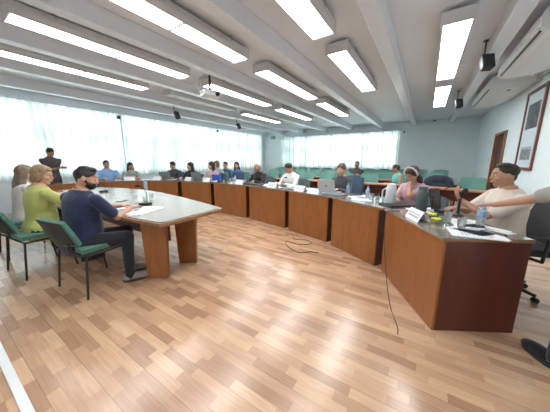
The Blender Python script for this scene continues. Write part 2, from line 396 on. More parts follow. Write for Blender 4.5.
def speaker(loc, rz, label, tilt=.35):
    r = empty('wall_speaker', loc, rz, label, 'speaker', 'small black ceiling speakers')
    Mx = Euler((tilt, 0, 0)).to_matrix().to_4x4()
    b = MB().prism([(-.062, -.05), (-.078, .05), (.078, .05), (.062, -.05)], -.105, .105); bmesh.ops.transform(b.bm, matrix=Mx, verts=b.bm.verts)
    b.build('cabinet', MT['black'], r, bevel=.008)
    b = MB().box((0, .054, 0), (.135, .008, .19)); bmesh.ops.transform(b.bm, matrix=Mx, verts=b.bm.verts); b.build('grille', MT['grille'], r, bevel=.003)
    MB().cone((0, -.04, .0), (0, -.09, .04), .012).cone((0, -.09, .04), (0, -.09, ZC-loc[2]-.003), .010).box((0, -.09, ZC-loc[2]-.009), (.06, .06, .012)).build('bracket', MT['black'], r)
speaker((.58, 4.78, 2.74), math.radians(200), 'black speaker hanging beside the larger near air conditioner')
speaker((.52, 7.72, 2.74), math.radians(200), 'black speaker hanging beside the far air conditioner')
speaker((-6.42, 4.55, 2.66), math.radians(-70), 'black speaker hanging over the left curtains, the nearer of two')
speaker((-6.42, 7.3, 2.66), math.radians(-70), 'black speaker hanging over the left curtains, the farther of two')

# projector hanging upside down from the ceiling
r = empty('projector', (-3.72, 3.42, 2.62), math.radians(70), 'white projector hanging on a black mount from the ceiling', 'projector')
b = MB().box((0, 0, 0), (.34, .26, .10)); b.build('body', MT['white'], r, bevel=.02)
MB().cone((.09, -.12, -.01), (.09, -.165, -.01), .042, .038, 20).build('lens', MT['screen'], r)
MB().cone((0, 0, .06), (0, 0, ZC-2.62-.012), .022).box((0, 0, .055), (.16, .12, .018)).box((0, 0, ZC-2.62-.012), (.14, .14, .02)).build('mount', MT['black'], r)
b = MB()
for k in range(5): b.box((-.17, -.08+.04*k, 0), (.006, .02, .05))
b.build('vent', MT['greylap'], r)
MB().tube([(-.15, .1, .05), (-.22, .12, .12), (-.2, .08, .25), (-.1, .03, .35), (0, .03, .43)], .006).build('cable', MT['white'], r)

# air conditioners
def aircon(y0, y1, label):
    r = empty('air_conditioner', (0, 0, 0), 0, label, 'air conditioner', 'air conditioners over the right wall')
    x0 = .90; xw = XR-.004
    P = [(xw, 3.00), (x0+.10, 3.00), (x0+.03, 2.965), (x0, 2.90), (x0+.005, 2.80), (x0+.05, 2.755), (x0+.12, 2.74), (x0+.45, 2.755), (x0+.62, 2.80), (xw, 2.85)]
    MB().sweep(P, y0+.03, y1-.03).build('body', MT['acwhite'], r, bevel=.012)
    Q = [(xw-.05, 3.005), (x0+.09, 3.005), (x0+.02, 2.97), (x0-.012, 2.90), (x0-.008, 2.795), (x0+.045, 2.745), (x0+.12, 2.728), (x0+.45, 2.743), (x0+.63, 2.79), (xw-.05, 2.835)]
    for ya in (y0, y1-.035): MB().sweep(Q, ya, ya+.035).build('side_cap', MT['acwhite'], r, bevel=.01)
    MB().box((x0-.008, (y0+y1)/2, 2.875), (.014, y1-y0-.12, .07), ry=-.15).build('louver', MT['gloss'], r, bevel=.003)
    MB().box((x0+.004, (y0+y1)/2, 2.805), (.014, y1-y0-.12, .05), ry=.40).build('louver', MT['gloss'], r, bevel=.003)
    MB().box((x0+.022, (y0+y1)/2, 2.774), (.018, y1-y0-.2, .014), ry=.8).build('air_slot', MT['black'], r)
    MB().box((x0+.35, y0+.25, 2.748), (.05, .09, .008)).build('badge', MT['screen'], r)
    for ya in (y0+.2, y1-.2): MB().box((xw-.2, ya, 3.035), (.3, .04, .064)).build('bracket', MT['metal'], r)
aircon(4.0, 5.88, 'white ceiling-hung air conditioner nearest the camera on the right')
aircon(6.62, 8.70, 'white ceiling-hung air conditioner further back above the framed picture')
tag(MB().cone((1.50, 5.86, 2.92), (1.50, 6.61, 2.92), .03).cone((1.58, 5.86, 2.86), (1.58, 6.61, 2.86), .02).build('refrigerant_pipe', MT['housing']), 'pair of grey pipes joining the two air conditioners', 'pipe')
# framed picture on the right wall
r = empty('framed_picture', (XR, 6.68, 1.92), 0, 'brown framed black-and-white group photograph on the right wall', 'picture')
W2, H2 = .46, .74
b = MB()
for q in (-1, 1): b.box((-.02, q*W2, 0), (.035, .06, 2*H2+.06)); b.box((-.02, 0, q*H2), (.035, 2*W2-.06, .06))
b.build('frame', MT['wine'], r, bevel=.006)
MB().box((-.010, 0, 0), (.012, 2*W2-.06, 2*H2-.06)).build('mount_board', MT['matboard'], r)
m = mat('group_photo', (.10, .11, .115), .3, var=.8, vscale=9); MB().box((-.019, 0, .27), (.004, .60, .48)).build('photograph', m, r)
b = MB()
for k in range(8): b.ell((-.022, -.25+.072*k, -.33), (.003, .016, .022)); b.box((-.022, -.25+.072*k, -.46), (.004, .048, .21))
b.build('printed_figures', mat('photo_print', (.28, .30, .31), .4, var=.4, vscale=30), r)
# dome camera, exit sign, small sensor, thermostat
r = empty('security_camera', (-1.02, YB, 2.62), 0, 'small dome security camera on the back wall above the curtain edge', 'camera')
MB().box((0, -.02, .0), (.09, .04, .09)).build('base', MT['white'], r, bevel=.01); MB().ell((0, -.05, -.01), (.04, .04, .04)).build('dome', MT['screen'], r)
r = empty('security_camera', (.10, YB-.06, ZC), 0, 'tiny black camera under the ceiling at the back wall', 'camera')
MB().cone((0, 0, -.003), (0, 0, -.04), .04).build('base', MT['white'], r); MB().ell((0, 0, -.05), (.045, .045, .035)).build('dome', MT['black'], r)
r = empty('emergency_sign', (-8.25, YB, 2.72), 0, 'small green emergency sign high in the far left corner', 'sign')
MB().box((0, -.02, 0), (.26, .035, .16)).build('panel', MT['greenfoil'], r, bevel=.004); MB().box((0, -.04, -.005), (.14, .004, .035)).build('arrow', MT['white'], r)
for (y, nm) in ((3.95, 'nearer'), (8.3, 'farther')):
    tag(MB().box((XL+.24, y, 2.72), (.06, .09, .10)).cone((XL+.24, y, 2.77), (XL+.24, y, 2.858), .008).build('curtain_bracket', MT['black'], bevel=.006), 'small black bracket box above the left curtains, the %s one' % nm, 'bracket')
tag(MB().box((XR-.012, 9.95, 1.35), (.02, .08, .12)).build('light_switch', MT['white'], bevel=.003), 'white light switch beside the dark door', 'switch')

# ================================================================= DESKS OF THE HORSESHOE
F = [((.17, 2.06), (-.35, 2.98)), ((-.39, 3.01), (-1.18, 3.49)), ((-1.22, 3.53), (-2.17, 3.84)), ((-2.22, 3.87), (-3.36, 4.10)), ((-3.41, 4.11), (-4.57, 4.15)),
     ((-4.62, 4.14), (-5.75, 4.03)), ((-5.80, 4.01), (-6.72, 3.6)), ((-6.76, 3.56), (-7.30, 2.65)), ((-7.33, 2.6), (-7.48, 1.5))]
DEPTH, DH = .64, .78
def dirs(i):
    a, c = V(F[i][0]), V(F[i][1]); t = (c-a).normalized(); return a, c, t, V((t.y, -t.x))
def off_joint(i, j, k):   # outward point at the mitre between i and j, shifted k along
    a, c, t, n = dirs(i); a2, c2, t2, n2 = dirs(j)
    m = (n+n2).normalized(); return (c+a2)/2 + m*(DEPTH/max(.6, m.dot(n)))
desk_names = ['nearest desk of the horseshoe, with the yellow flowers and water bottle', 'second desk from the camera, in front of the woman with the headband', 'third desk from the camera, in front of the woman with the silver laptop',
  'fourth desk from the camera, in front of the man in the white shirt', 'fifth desk from the camera, in front of the man in black', 'sixth desk from the camera, before the woman in pink',
  'seventh desk from the camera, in front of the dark haired man with laptop', 'desk in front of the man in the light blue shirt', 'last desk of the horseshoe, before the standing man on the left']
for i in range(9):
    a, c, t, n = dirs(i)
    r = empty('conference_desk', (*((a+c)/2), 0), 0, 'reddish wood ' + desk_names[i], 'desk', 'horseshoe conference desks')
    o = (a+c)/2
    bl = (a + n*DEPTH) if i == 0 else off_joint(i-1, i, 0) - t*(-.006)
    br = (c + n*DEPTH) if i == 8 else off_joint(i, i+1, 0) - t*.006
    fa = a - n*.012 + (-t*.006 if i == 0 else -t*.012); fc = c - n*.012 + t*.012
    if i == 0: bl = bl - t*.006
    poly = [tuple(p-o) for p in (fa, bl, br, fc)]
    MB().prism(poly, DH-.026, DH-.008).build('tabletop', MT['edge'], r, bevel=.003)
    cen = V((sum(p[0] for p in poly)/4, sum(p[1] for p in poly)/4))
    poly2 = [tuple(cen+(V(p)-cen)*.995) for p in poly]
    MB().prism(poly2, DH-.008, DH).build('glass_top', MT['top'], r, bevel=.002)
    # carcass
    g0 = 0.0 if i == 0 else .055; ang = math.atan2(t.y, t.x)
    p0 = a + t*g0 - o; p1 = c - t*.01 - o; mid = (p0+p1)/2; L = (p1-p0).length
    fp = mid + n*.012
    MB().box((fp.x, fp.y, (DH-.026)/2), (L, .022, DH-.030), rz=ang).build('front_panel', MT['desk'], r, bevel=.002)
    D2 = DEPTH-.04 if i == 0 else DEPTH-.10
    for p, s in ((p0, 1), (p1, -1)):
        q = p + t*s*.011 + n*(.024+D2/2)
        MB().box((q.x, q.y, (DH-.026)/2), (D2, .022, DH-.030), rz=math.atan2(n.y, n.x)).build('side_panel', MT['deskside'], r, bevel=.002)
    q = mid + n*.30
    MB().box((q.x, q.y, DH-.15), (L-.05, .36, .018), rz=ang).build('shelf', MT['deskside'], r)

# ================================================================= BOAT TABLE
r = empty('conference_table', (0, 0, 0), 0, 'large boat-shaped table with glossy grey top and wooden edge at left', 'table')
tp = [(-2.12, 1.21), (-2.50, 1.165), (-2.84, 1.13), (-3.23, 1.07), (-3.8, 1.00), (-4.6, .98), (-5.4, 1.05), (-6.1, 1.20), (-6.2, 1.28), (-6.2, 2.12), (-6.05, 2.28), (-5.5, 2.47), (-4.9, 2.55), (-4.19, 2.51), (-3.4, 2.38), (-2.8, 2.25), (-2.18, 2.10), (-2.12, 2.04), (-2.08, 1.28)]
MB().prism(tp, .705, .742).build('tabletop', MT['edge'], r, bevel=.006)
cen = V((-4.1, 1.7)); MB().prism([tuple(cen+V(((p[0]+4.1)*.985, (p[1]-1.7)*.96))) for p in tp], .742, .75).build('glass_top', MT['ttop'], r, bevel=.002)
for (x, y, an) in ((-2.50, 1.37, 35), (-2.56, 1.82, 35), (-5.75, 1.45, -35), (-5.75, 1.95, -35)):
    b = MB().box((0, 0, 0), (.25, .07, .704)); M_ = Matrix.Translation((x, y, .352)) @ Euler((0, 0, math.radians(an))).to_matrix().to_4x4()
    for v in b.bm.verts: v.co.x *= 1.12 if v.co.z > 0 else .9
    bmesh.ops.transform(b.bm, matrix=M_, verts=b.bm.verts); b.build('leg', MT['desk'], r, bevel=.004)
MB().box((-4.12, 1.62, .50), (3.0, .03, .30)).build('modesty_panel', MT['deskside'], r, bevel=.003)

# ================================================================= CHAIRS
def chair_parts(r, fab, shell, back_z=.86, w=.47):
    hw = w/2
    MB().sheet(lambda u, v: V(((u-.5)*w, -.20+v*.43, .455 + .012*math.cos((u-.5)*PI) - (.03*max(0, v-.75)*4)**2*8)), 8, 8, -.045).build('seat', fab, r)
    def bk(u, v):
        x = (u-.5)*(w-.01)*(1-.10*abs(v-.45)); zz = .56+v*(back_z-.56); y = -.21-.10*v + .045*math.cos((u-.5)*PI)*-1 + .03
        return V((x, y, zz + .02*math.cos((u-.5)*PI)*(1 if v > .5 else -1)))
    MB().sheet(bk, 10, 6, -.035).build('backrest', fab, r)
    MB().sheet(lambda u, v: bk(.03+u*.94, .03+v*.94)+V((0, -.046, 0)), 10, 6, -.008).build('back_shell', shell, r)
    rr = .011
    for s in (-1, 1):
        MB().tube([(s*(hw+.012), .20, .43), (s*(hw+.035), .25, .012)], rr).build('leg', MT['leg'], r)
        MB().tube([(s*(hw+.012), -.18, .43), (s*(hw+.03), -.23, .012)], rr).build('leg', MT['leg'], r)
    MB().tube([(-(hw+.012), .20, .43), (hw+.012, .20, .43), (hw+.012, -.18, .43), (-(hw+.012), -.18, .43), (-(hw+.012), .20, .43)], rr)\
        .tube([(-.17, -.18, .43), (-.17, -.255, .50), (-.17, -.275, .74)], .009).tube([(.17, -.18, .43), (.17, -.255, .50), (.17, -.275, .74)], .009).build('frame', MT['leg'], r)
def fchair(x, y, rz, label):
    r = empty('meeting_chair', (x, y, 0), rz, label, 'chair', 'green chairs at the boat table'); chair_parts(r, MT['green'], MT['greenback'], .80, .50); return r
def face(x, y, tx, ty): return math.atan2(ty-y, tx-x)-PI/2
fchair(-2.95, .92, math.radians(7), 'green fabric chair with black legs under the man in the navy polo')
fchair(-3.98, .70, math.radians(6), 'green fabric chair with black legs under the woman in the yellow-green top')
fchair(-4.90, .74, math.radians(0), 'green chair under the woman with long wavy hair')

ach = empty('audience_chair'); chair_parts(ach, MT['teal'], MT['greenback'], .93, .52)
for s in (-1, 1): MB().tube([(s*.285, -.2, .43), (s*.285, -.2, .66), (s*.285, .16, .66), (s*.285, .2, .43)], .012).build('armrest', MT['leg'], ach)
fr = True
used = [(-2.2, 8.62), (-.93, 8.62)]
rown = ['front audience row', 'second audience row', 'third audience row', 'last audience row']
for ri, (Y, xs0, n, sp) in enumerate(((7.25, -5.6, 9, .70), (8.75, -5.9, 10, .68), (10.25, -6.6, 11, .70), (11.65, -7.2, 12, .70))):
    for k in range(n):
        x = xs0+k*sp
        if x > 1.2: continue
        o = ach if fr else copy_tree(ach); fr = False
        o.location = (x+random.uniform(-.03, .03), Y+random.uniform(-.05, .05), 0); o.rotation_euler = (0, 0, PI+random.uniform(-.12, .12))
        tag(o, 'teal armchair, number %s from the left in the %s' % (['one','two','three','four','five','six','seven','eight','nine','ten','eleven','twelve'][k], rown[ri]), 'chair', 'teal audience chairs')
for (x, y, rz, l) in ((.28, 6.78, 2.9, 'teal armchair with the dark jacket over it near the right wall'), (.93, 6.98, 3.0, 'empty teal armchair next to the jacket chair, beside the right wall'), (-.50, 7.17, 2.7, 'teal armchair behind the woman with the headband')):
    o = copy_tree(ach); o.location = (x, y, 0); o.rotation_euler = (0, 0, rz); tag(o, l, 'chair', 'teal audience chairs')
# remove audience chairs that would overlap these three
for o in [o for o in COL.objects if o.get('category') == 'chair' and 'front audience row' in o.get('label', '')]:
    if o.location.x > -.9:
        for ch in list(o.children): bpy.data.objects.remove(ch)
        bpy.data.objects.remove(o)
# audience tables
def atable(x0, y0, x1, y1, label, n=2):
    a, c = V((x0, y0)), V((x1, y1)); L = (c-a).length; o = (a+c)/2
    r = empty('writing_table', (*o, 0), math.atan2(c.y-a.y, c.x-a.x), label, 'table', 'narrow wooden audience tables')
    MB().box((0, 0, .735), (L, .34, .03)).build('tabletop', MT['rail'], r, bevel=.004)
    for s in (-1, 1): MB().box((s*(L/2-.06), 0, .36), (.04, .26, .72)).build('leg', MT['rail'], r, bevel=.003)
    MB().box((0, .10, .58), (L-.16, .018, .22)).build('modesty_panel', MT['deskside'], r)
atable(-.10, 6.45, 1.35, 5.95, 'brown table in front of the jacket chair near the right wall')
atable(-2.2, 6.62, -.45, 6.55, 'brown table behind the woman with the headband')
atable(-4.3, 6.62, -2.6, 6.62, 'brown table behind the man in the white shirt')
atable(-4.6, 8.12, -2.5, 8.12, 'brown table, left one in front of the second audience row')
atable(-2.1, 8.12, .0, 8.12, 'brown table in front of the man sitting alone at the back')
atable(-6.3, 9.62, -3.9, 9.62, 'brown table, left one in front of the third audience row')
atable(-3.4, 9.62, -1.0, 9.62, 'brown table, right one in front of the third audience row')
# jacket hung on the chair
b = MB(); b.ell((.28, 6.66, .88), (.27, .13, .13)).ell((.10, 6.62, .76), (.13, .10, .20)).ell((.46, 6.62, .74), (.13, .10, .20)).ell((.28, 6.60, .72), (.22, .10, .14)).cap((.5, 6.6, .8), (.6, 6.55, .56), .06, .05)
tag(b.build('jacket', mat('dark_navy_cloth', (.018, .026, .042), .9, var=.3, bump=.6, bscale=18), voxel=.016), 'dark navy jacket bundled over a teal chair', 'jacket')

def office_chair(x, y, rz, fab, label, h=1.02):
    r = empty('office_chair', (x, y, 0), rz, label, 'chair', 'office chairs behind the horseshoe')
    MB().sheet(lambda u, v: V(((u-.5)*.50, -.24+v*.48, .47+.02*math.cos((u-.5)*PI))), 8, 6, -.07).build('seat', fab, r)
    MB().sheet(lambda u, v: V(((u-.5)*.50*(1-.15*v*v), -.24-.12*v-.05*math.cos((u-.5)*PI)+.04, .54+v*(h-.54)+.03*math.cos((u-.5)*PI)*v)), 10, 8, -.05).build('backrest', fab, r)
    MB().cone((0, 0, .08), (0, 0, .40), .028).box((0, -.24, .48), (.06, .12, .03)).box((0, -.31, .56), (.06, .02, .2)).build('column', MT['black'], r)
    b = MB()
    for k in range(5):
        an = 2*PI*k/5; b.cone((0, 0, .10), (.28*math.cos(an), .28*math.sin(an), .07), .022, .015)
    b.build('base', MT['black'], r)
    for k in range(5):
        an = 2*PI*k/5; px, py = .28*math.cos(an), .28*math.sin(an); MB().cone((px-.02, py, .027), (px+.02, py, .027), .026, seg=14).build('caster', MT['black'], r)
    for s in (-1, 1): MB().tube([(s*.27, -.12, .43), (s*.29, -.12, .66), (s*.29, .12, .66)], .014).tube([(s*.27, -.12, .43), (s*.15, -.1, .42)], .014).build('armrest', MT['black'], r)
# ================================================================= PEOPLE
def skin(name, c): return mat('skin_'+name, c, .5, var=.06, vscale=12)
SK = {'light': skin('light', (.62, .36, .26)), 'mid': skin('mid', (.47, .25, .165)), 'tan': skin('tan', (.36, .185, .12))}
cl_cache = {}
def cloth(c, var=.10):
    k = (c, var)
    if k not in cl_cache: cl_cache[k] = mat('cloth', c, .9, var=var, vscale=6, bump=.5, bscale=22, sheen=.2)
    return cl_cache[k]
EYEW = mat('eye_white', (.7, .7, .7), .3, var=.02); EYED = mat('eye_dark', (.02, .012, .01), .2, var=.02); LIP = mat('lips', (.38, .13, .11), .5, var=.05)
def hairm(c): 
    k = ('h', c)
    if k not in cl_cache: cl_cache[k] = mat('hair', c, .55, var=.35, vscale=25, bump=.8, bscale=45)
    return cl_cache[k]
def ik(a, c, l1, l2, hint):
    a, c = V(a), V(c); d = c-a; L = min(d.length, (l1+l2)*.995); u = d.normalized(); c = a+u*L
    x = (l1*l1-l2*l2+L*L)/(2*L); h = math.sqrt(max(0, l1*l1-x*x)); hp = V(hint)-u*V(hint).dot(u); hp.normalize()
    return a+u*x+hp*h, c
def hand_shapes(b, w, fwd, down, side, curl=.35, k=1.0, fr=.0085):
    """w wrist, fwd finger direction, down palm normal, side towards the thumb"""
    fwd = fwd.normalized(); down = (down-fwd*down.dot(fwd)).normalized(); sd = fwd.cross(down).normalized()
    if sd.dot(side) < 0: sd = -sd
    pc = w+fwd*.048*k
    M3 = Matrix((sd, fwd, down)).transposed()
    b.ell(pc, (.040*k, .052*k, .017*k), M3)
    b.cap(w-fwd*.01, w+fwd*.03*k, .024*k, .022*k)
    for i, (ln, o, sp) in enumerate(((.070, .027, .10), (.080, .009, .03), (.074, -.009, -.04), (.058, -.027, -.12))):
        p0 = pc+fwd*.034*k+sd*o*k
        d1 = (fwd+sd*sp+down*curl*.6).normalized(); d2 = (fwd+sd*sp+down*curl*1.9).normalized(); d3 = (fwd*.7+down*curl*3).normalized()
        p1 = p0+d1*ln*.48*k; p2 = p1+d2*ln*.32*k; p3 = p2+d3*ln*.24*k
        b.cap(p0, p1, fr*1.1, fr, 8); b.cap(p1, p2, fr, fr*.95, 8); b.cap(p2, p3, fr*.95, fr*.85, 8)
    t0 = w+fwd*.022*k+sd*.026*k; t1 = t0+(fwd*.6+sd*.8+down*.25).normalized()*.038*k; t2 = t1+(fwd*.95+sd*.3+down*.4).normalized()*.032*k
    b.cap(t0, t1, fr*1.35, fr*1.15, 8); b.cap(t1, t2, fr*1.15, fr, 8)

def person(x, y, rz, label, top=(.1, .1, .2), bottom=(.02, .025, .04), skinc='mid', hair=(.015, .01, .008), style='short', pose='sit',
           s=1.0, z0=0.0, lean=0.1, hyaw=0, hpitch=0, hands=None, sleeve='short', fine=False, build=1.0, beard=False, glasses=False,
           shoe=(.02, .02, .02), group='people seated around the room', extra=None, female=False, sidelean=0.0, feet=None, curl=.35, headband=False, legyaw=0.0):
    r = empty('person', (x, y, z0), rz, label, 'person', group)
    vx = .0065 if fine else .011
    sk = SK[skinc]
    hz = .50 if pose == 'sit' else .93
    pel = V((0, 0, hz*s if pose != 'sit' else hz))
    R = Euler((-lean, sidelean, 0)).to_matrix()
    def U(p): return pel + R @ (V(p)*s)
    bw = build*(.93 if female else 1)
    sw = (.165 if female else .185)*build
    wz = .86 if female else 1.0
    bl = .035*(build-1)/.2
    T = [(0, -.10, .115, .085), (0, -.04, .158, .112), (bl*.3, .04, .156, .112+bl*.4), (bl, .12, .142*wz, .104+bl*.6), (bl*.8, .20, .138*wz, .102+bl*.5), (.004, .28, .150*(.95 if female else 1), .108), (.006, .345, .164*(.93 if female else 1), .112),
         (0, .395, .168*(.93 if female else 1), .104), (-.005, .435, .158*(.92 if female else 1), .088), (-.008, .470, .118, .070), (-.010, .500, .078, .058), (-.008, .53, .055, .052)]
    T = [(y_, z_*(1.09 if z_ > .15 else 1), rx_*build, ry_*(1+(build-1)*.5)) for y_, z_, rx_, ry_ in T]
    chest = [(U((q*.07, .070, .345)), (.062*s, .048*s, .058*s)) for q in (-1, 1)] if female else []
    shL, shR = U((-sw, -.005, .458)), U((sw, -.005, .458))
    neck0, neck1 = U((0, -.012, .50)), U((0, .005, .590))
    HR = R @ Euler((0, 0, hyaw)).to_matrix() @ Euler((-hpitch, 0, 0)).to_matrix()
    hs = s**.5; hc = neck1 + HR @ V((0, .022, .088))*hs
    def Hd(p): return hc + HR @ (V(p)*hs)
    bq = 1+(build-1)*.4
    # arms
    ua, fa = .275*s, .245*s
    if hands is None: hands = ((-.14, .42, .815), (.14, .42, .815))
    arms = []
    for sh, tgt, sg in ((shL, hands[0], -1), (shR, hands[1], 1)):
        hint = tgt[3] if len(tgt) > 3 else (sg*.7, -.3, -1)
        e, wv = ik(sh, V(tgt[:3]), ua, fa, hint); arms.append((sh, e, wv, sg, tgt))
    # legs
    legs = []
    for sg in (-1, 1):
        hp = pel+V((sg*.088*s, .01, -.01))
        if pose == 'sit':
            if feet: fx, fy = feet[0 if sg < 0 else 1]
            else: fx, fy = sg*.13, .40
            kn = pel+V((sg*.13, .42*s, .02)); an = V((fx, fy, .085))
        elif pose == 'stand':
            fx, fy = (feet[0 if sg < 0 else 1] if feet else (sg*.12, .0)); kn = V((sg*.11, .02+fy*.5, .50*s)); an = V((fx, fy-.02, .085))
        if legyaw:
            Rl = Euler((0, 0, legyaw)).to_matrix(); hp, kn, an = [V((*(Rl @ V((q.x, q.y, 0))).xy, q.z)) for q in (hp, kn, an)]
        legs.append((hp, kn, an, sg))
    # ---- body mesh
    b = MB()
    b.loft(T, U)
    for c, q in chest: b.ell(c, q, R)
    b.cap(shL, shR, .048*s, .048*s); b.cap(neck0, neck1+V((0, 0, .02)), .055*hs, .050*hs)
    for sh, e, wv, sg, tgt in arms:
        b.cap(sh, e, .046*s*bq, .037*s, 12); b.cap(e, wv, .038*s, .025*s, 12)
        fd = (wv-e).normalized(); 
        fwd = V(tgt[4]) if len(tgt) > 4 else V((-sg*.25, 1, -.05)); dn = V(tgt[5]) if len(tgt) > 5 else V((0, 0, -1))
        hand_shapes(b, wv, fwd, dn, V((-sg, 0, .2)), curl, .95*s if not female else .88*s)
    for hp, kn, an, sg in legs:
        b.cap(hp, kn, .078*s*build, .056*s, 12); b.cap(kn, an, .052*s, .036*s, 12); b.cap(an-V((0, .02, .03)), an+Euler((0, 0, legyaw)).to_matrix() @ V((0, .13, -.045)), .035, .028, 10)
    # head
    b.ell(hc, (.074*hs, .092*hs, .110*hs), HR, 20); b.ell(Hd((0, .022, -.045)), (.056*hs, .062*hs, .064*hs), HR, 16); b.ell(Hd((0, .055, -.088)), (.026*hs, .024*hs, .020*hs), HR)
    b.ell(Hd((0, .075, -.005)), (.034*hs, .02*hs, .05*hs), HR)
    b.cap(Hd((0, .090, .004)), Hd((0, .101, -.024)), .008, .012, 10)
    for sg in (-1, 1):
        b.ell(Hd((sg*.078, -.004, -.010)), (.010, .021, .032), HR, 10); b.ell(Hd((sg*.04, .062, -.028)), (.024, .022, .024), HR, 10)
    b.ell(Hd((0, .086, -.055)), (.024, .012, .014), HR, 10)
    body = b.build('body', sk, r, voxel=vx, sm=1 if fine else 2)
    if 1:
        for sg in (-1, 1):
            e_ = MB().ell(Hd((sg*.031, .0785, .008)), (.0125, .0080, .0065), HR, 12).build('eye', EYEW, r)
            MB().ell(Hd((sg*.031, .0853, .008)), (.0066, .0026, .0060), HR, 10).build('iris', EYED, e_)
            MB().cap(Hd((sg*.014, .0865, .030)), Hd((sg*.047, .0705, .032)), .0042, .0035, 8).build('eyebrow', hairm(hair), r)
        MB().ell(Hd((0, .0985, -.054)), (.022, .005, .0065), HR, 12).build('mouth', LIP, r)
    # ---- hair
    b = MB()
    if style != 'bald':
        t = .008 if style == 'crop' else (.014 if style == 'short' else .018)
        if style in ('crop', 'short', 'quiff'):
            q = .002 if style == 'crop' else .008
            b.ell(Hd((0, -.019, .040-q)), (.074*hs+q*.7+.003, .090*hs+q+.004, .070*hs+q+.003), HR, 20)
            b.ell(Hd((0, .004, .092)), (.060, .066, .030), HR, 16)
            b.ell(Hd((0, -.050, -.012)), (.060*hs, .045*hs, .062*hs), HR, 16)
            for sg in (-1, 1): b.ell(Hd((sg*.058, -.006, .012)), (.0185, .030, .044), HR, 12)
        else:
            b.ell(Hd((0, -.024, .026)), (.073*hs+t*.75, .088*hs+t, .090*hs+t), HR, 20); b.ell(Hd((0, .026, .078)), (.058*hs, .050*hs, .028*hs+t*.5), HR, 16)
            b.ell(Hd((0, -.05, -.035)), (.060*hs, .050*hs, .055*hs), HR)
        if style == 'quiff': b.ell(Hd((0, .030, .098)), (.054, .046, .030), HR); b.ell(Hd((0, -.02, .092)), (.066, .072, .038), HR)
        if style == 'bob':
            for sg in (-1, 1): b.ell(Hd((sg*.066, -.012, -.02)), (.026, .055, .075), HR)
            b.ell(Hd((0, -.07, -.03)), (.075, .045, .085), HR); b.ell(Hd((0.0, .046, .072)), (.056, .038, .026), HR)
        if style == 'long':
            for sg in (-1, 1):
                b.cap(Hd((sg*.066, -.01, .03)), Hd((sg*.078, -.02, -.13)), .026, .032); b.cap(Hd((sg*.078, -.02, -.13)), Hd((sg*.085, .01, -.27)), .032, .016)
            b.ell(Hd((0, -.075, -.12)), (.088, .042, .17), HR); b.ell(Hd((0, -.075, -.24)), (.07, .035, .10), HR)
        if style == 'verylong':
            for k in range(9):
                a_ = -1.25+2.5*k/8; x_ = .082*math.sin(a_); y_ = -.03-.065*math.cos(a_)
                m1_ = Hd((x_*1.12, y_-.02, -.15)); e1_ = Hd((x_*.85-.02+.01*math.sin(k*2.3), y_-.03-.015*math.cos(k), -.36-.06*math.cos(a_*1.2)))
                b.cap(Hd((x_*.9, y_*.9, .03)), m1_, .024, .027); b.cap(m1_, e1_, .027, .011)
            b.ell(Hd((0, -.07, -.10)), (.075, .04, .14), HR)
        if style == 'bun': b.ell(Hd((0, -.10, .06)), (.04, .04, .04), HR)
        b.build('hair', hairm(hair), r, voxel=.0075 if fine else .010)
    else:
        b.ell(Hd((0, -.036, .000)), (.077, .072, .066), HR, 18); b.build('hair', hairm(hair), r, voxel=.009)
    if beard:
        b = MB(); b.ell(Hd((0, .036, -.064)), (.058, .062, .052), HR, 16)
        for sg in (-1, 1): b.cap(Hd((sg*.068, .01, -.02)), Hd((sg*.050, .05, -.07)), .013, .016)
        bo = b.build('beard', hairm(hair), r, voxel=.007)
    if glasses:
        b = MB()
        for sg in (-1, 1):
            n = 14; pts = [Hd((sg*.034+.025*math.cos(2*PI*k/n), .103, .004+.019*math.sin(2*PI*k/n))) for k in range(n+1)]
            b.tube(pts, .0022, 6); b.tube([Hd((sg*.059, .102, .010)), Hd((sg*.080, .0, .010))], .002, 6)
        b.tube([Hd((-.009, .104, .006)), Hd((.009, .104, .006))], .002, 6)
        b.build('glasses', mat('red_brown_frame', (.12, .02, .02), .3, var=.1), r)
    if headband:
        n = 18; b = MB(); b.tube([Hd((.094*math.cos(PI*k/n), .018, .018+.112*math.sin(PI*k/n))) for k in range(n+1)], .0125, 8); b.build('headband', mat('white_band', (.75, .70, .70), .7, var=.05), r)
    # ---- top
    if sleeve != 'none' or True:
        b = MB(); g = .013
        b.loft([(y_, z_-(.03 if z_ < 0 else 0)+.004, rx_+g, ry_+g) for y_, z_, rx_, ry_ in T[:-1]], U)
        for c, q in chest: b.ell(c, tuple(v+.010 for v in q), R)
        rr = (.048+.010)*s
        if sleeve == 'tank': b.cap(U((-sw*.62, -.005, .47)), U((sw*.62, -.005, .47)), .050*s, .050*s)
        else: b.cap(shL, shR, rr, rr)
        b.cap(neck0-V((0, 0, .02)), neck0+(neck1-neck0)*.30, .070*s, .060*s)
        for sh, e, wv, sg, tgt in arms:
            if sleeve == 'short': b.cap(sh, sh+(e-sh)*.72, .060*s*bq, .058*s*bq)
            elif sleeve == 'long': b.cap(sh, e, .059*s*bq, .049*s); b.cap(e, e+(wv-e)*.92, .050*s, .036*s)
            elif sleeve == 'three': b.cap(sh, e, .062*s*build, .052*s); b.cap(e, e+(wv-e)*.35, .052*s, .046*s)
        b.build('top', cloth(top), r, voxel=vx*1.15, sm=(14 if fine else 6))
        if sleeve in ('short', 'long') and not female:
            b = MB(); n = 14; ctr = neck0+(neck1-neck0)*.62
            b.tube([ctr + R @ V((.058*s*math.cos(2*PI*k/n), .058*s*math.sin(2*PI*k/n), -.012*math.sin(2*PI*k/n))) for k in range(n+1)], .011*s, 8); b.build('collar', cloth(top), r)
    # ---- trousers
    b = MB(); g = .016
    b.ell(pel+V((0, 0, -.01)), (.163*build*s, .118*build*s, .115*s))
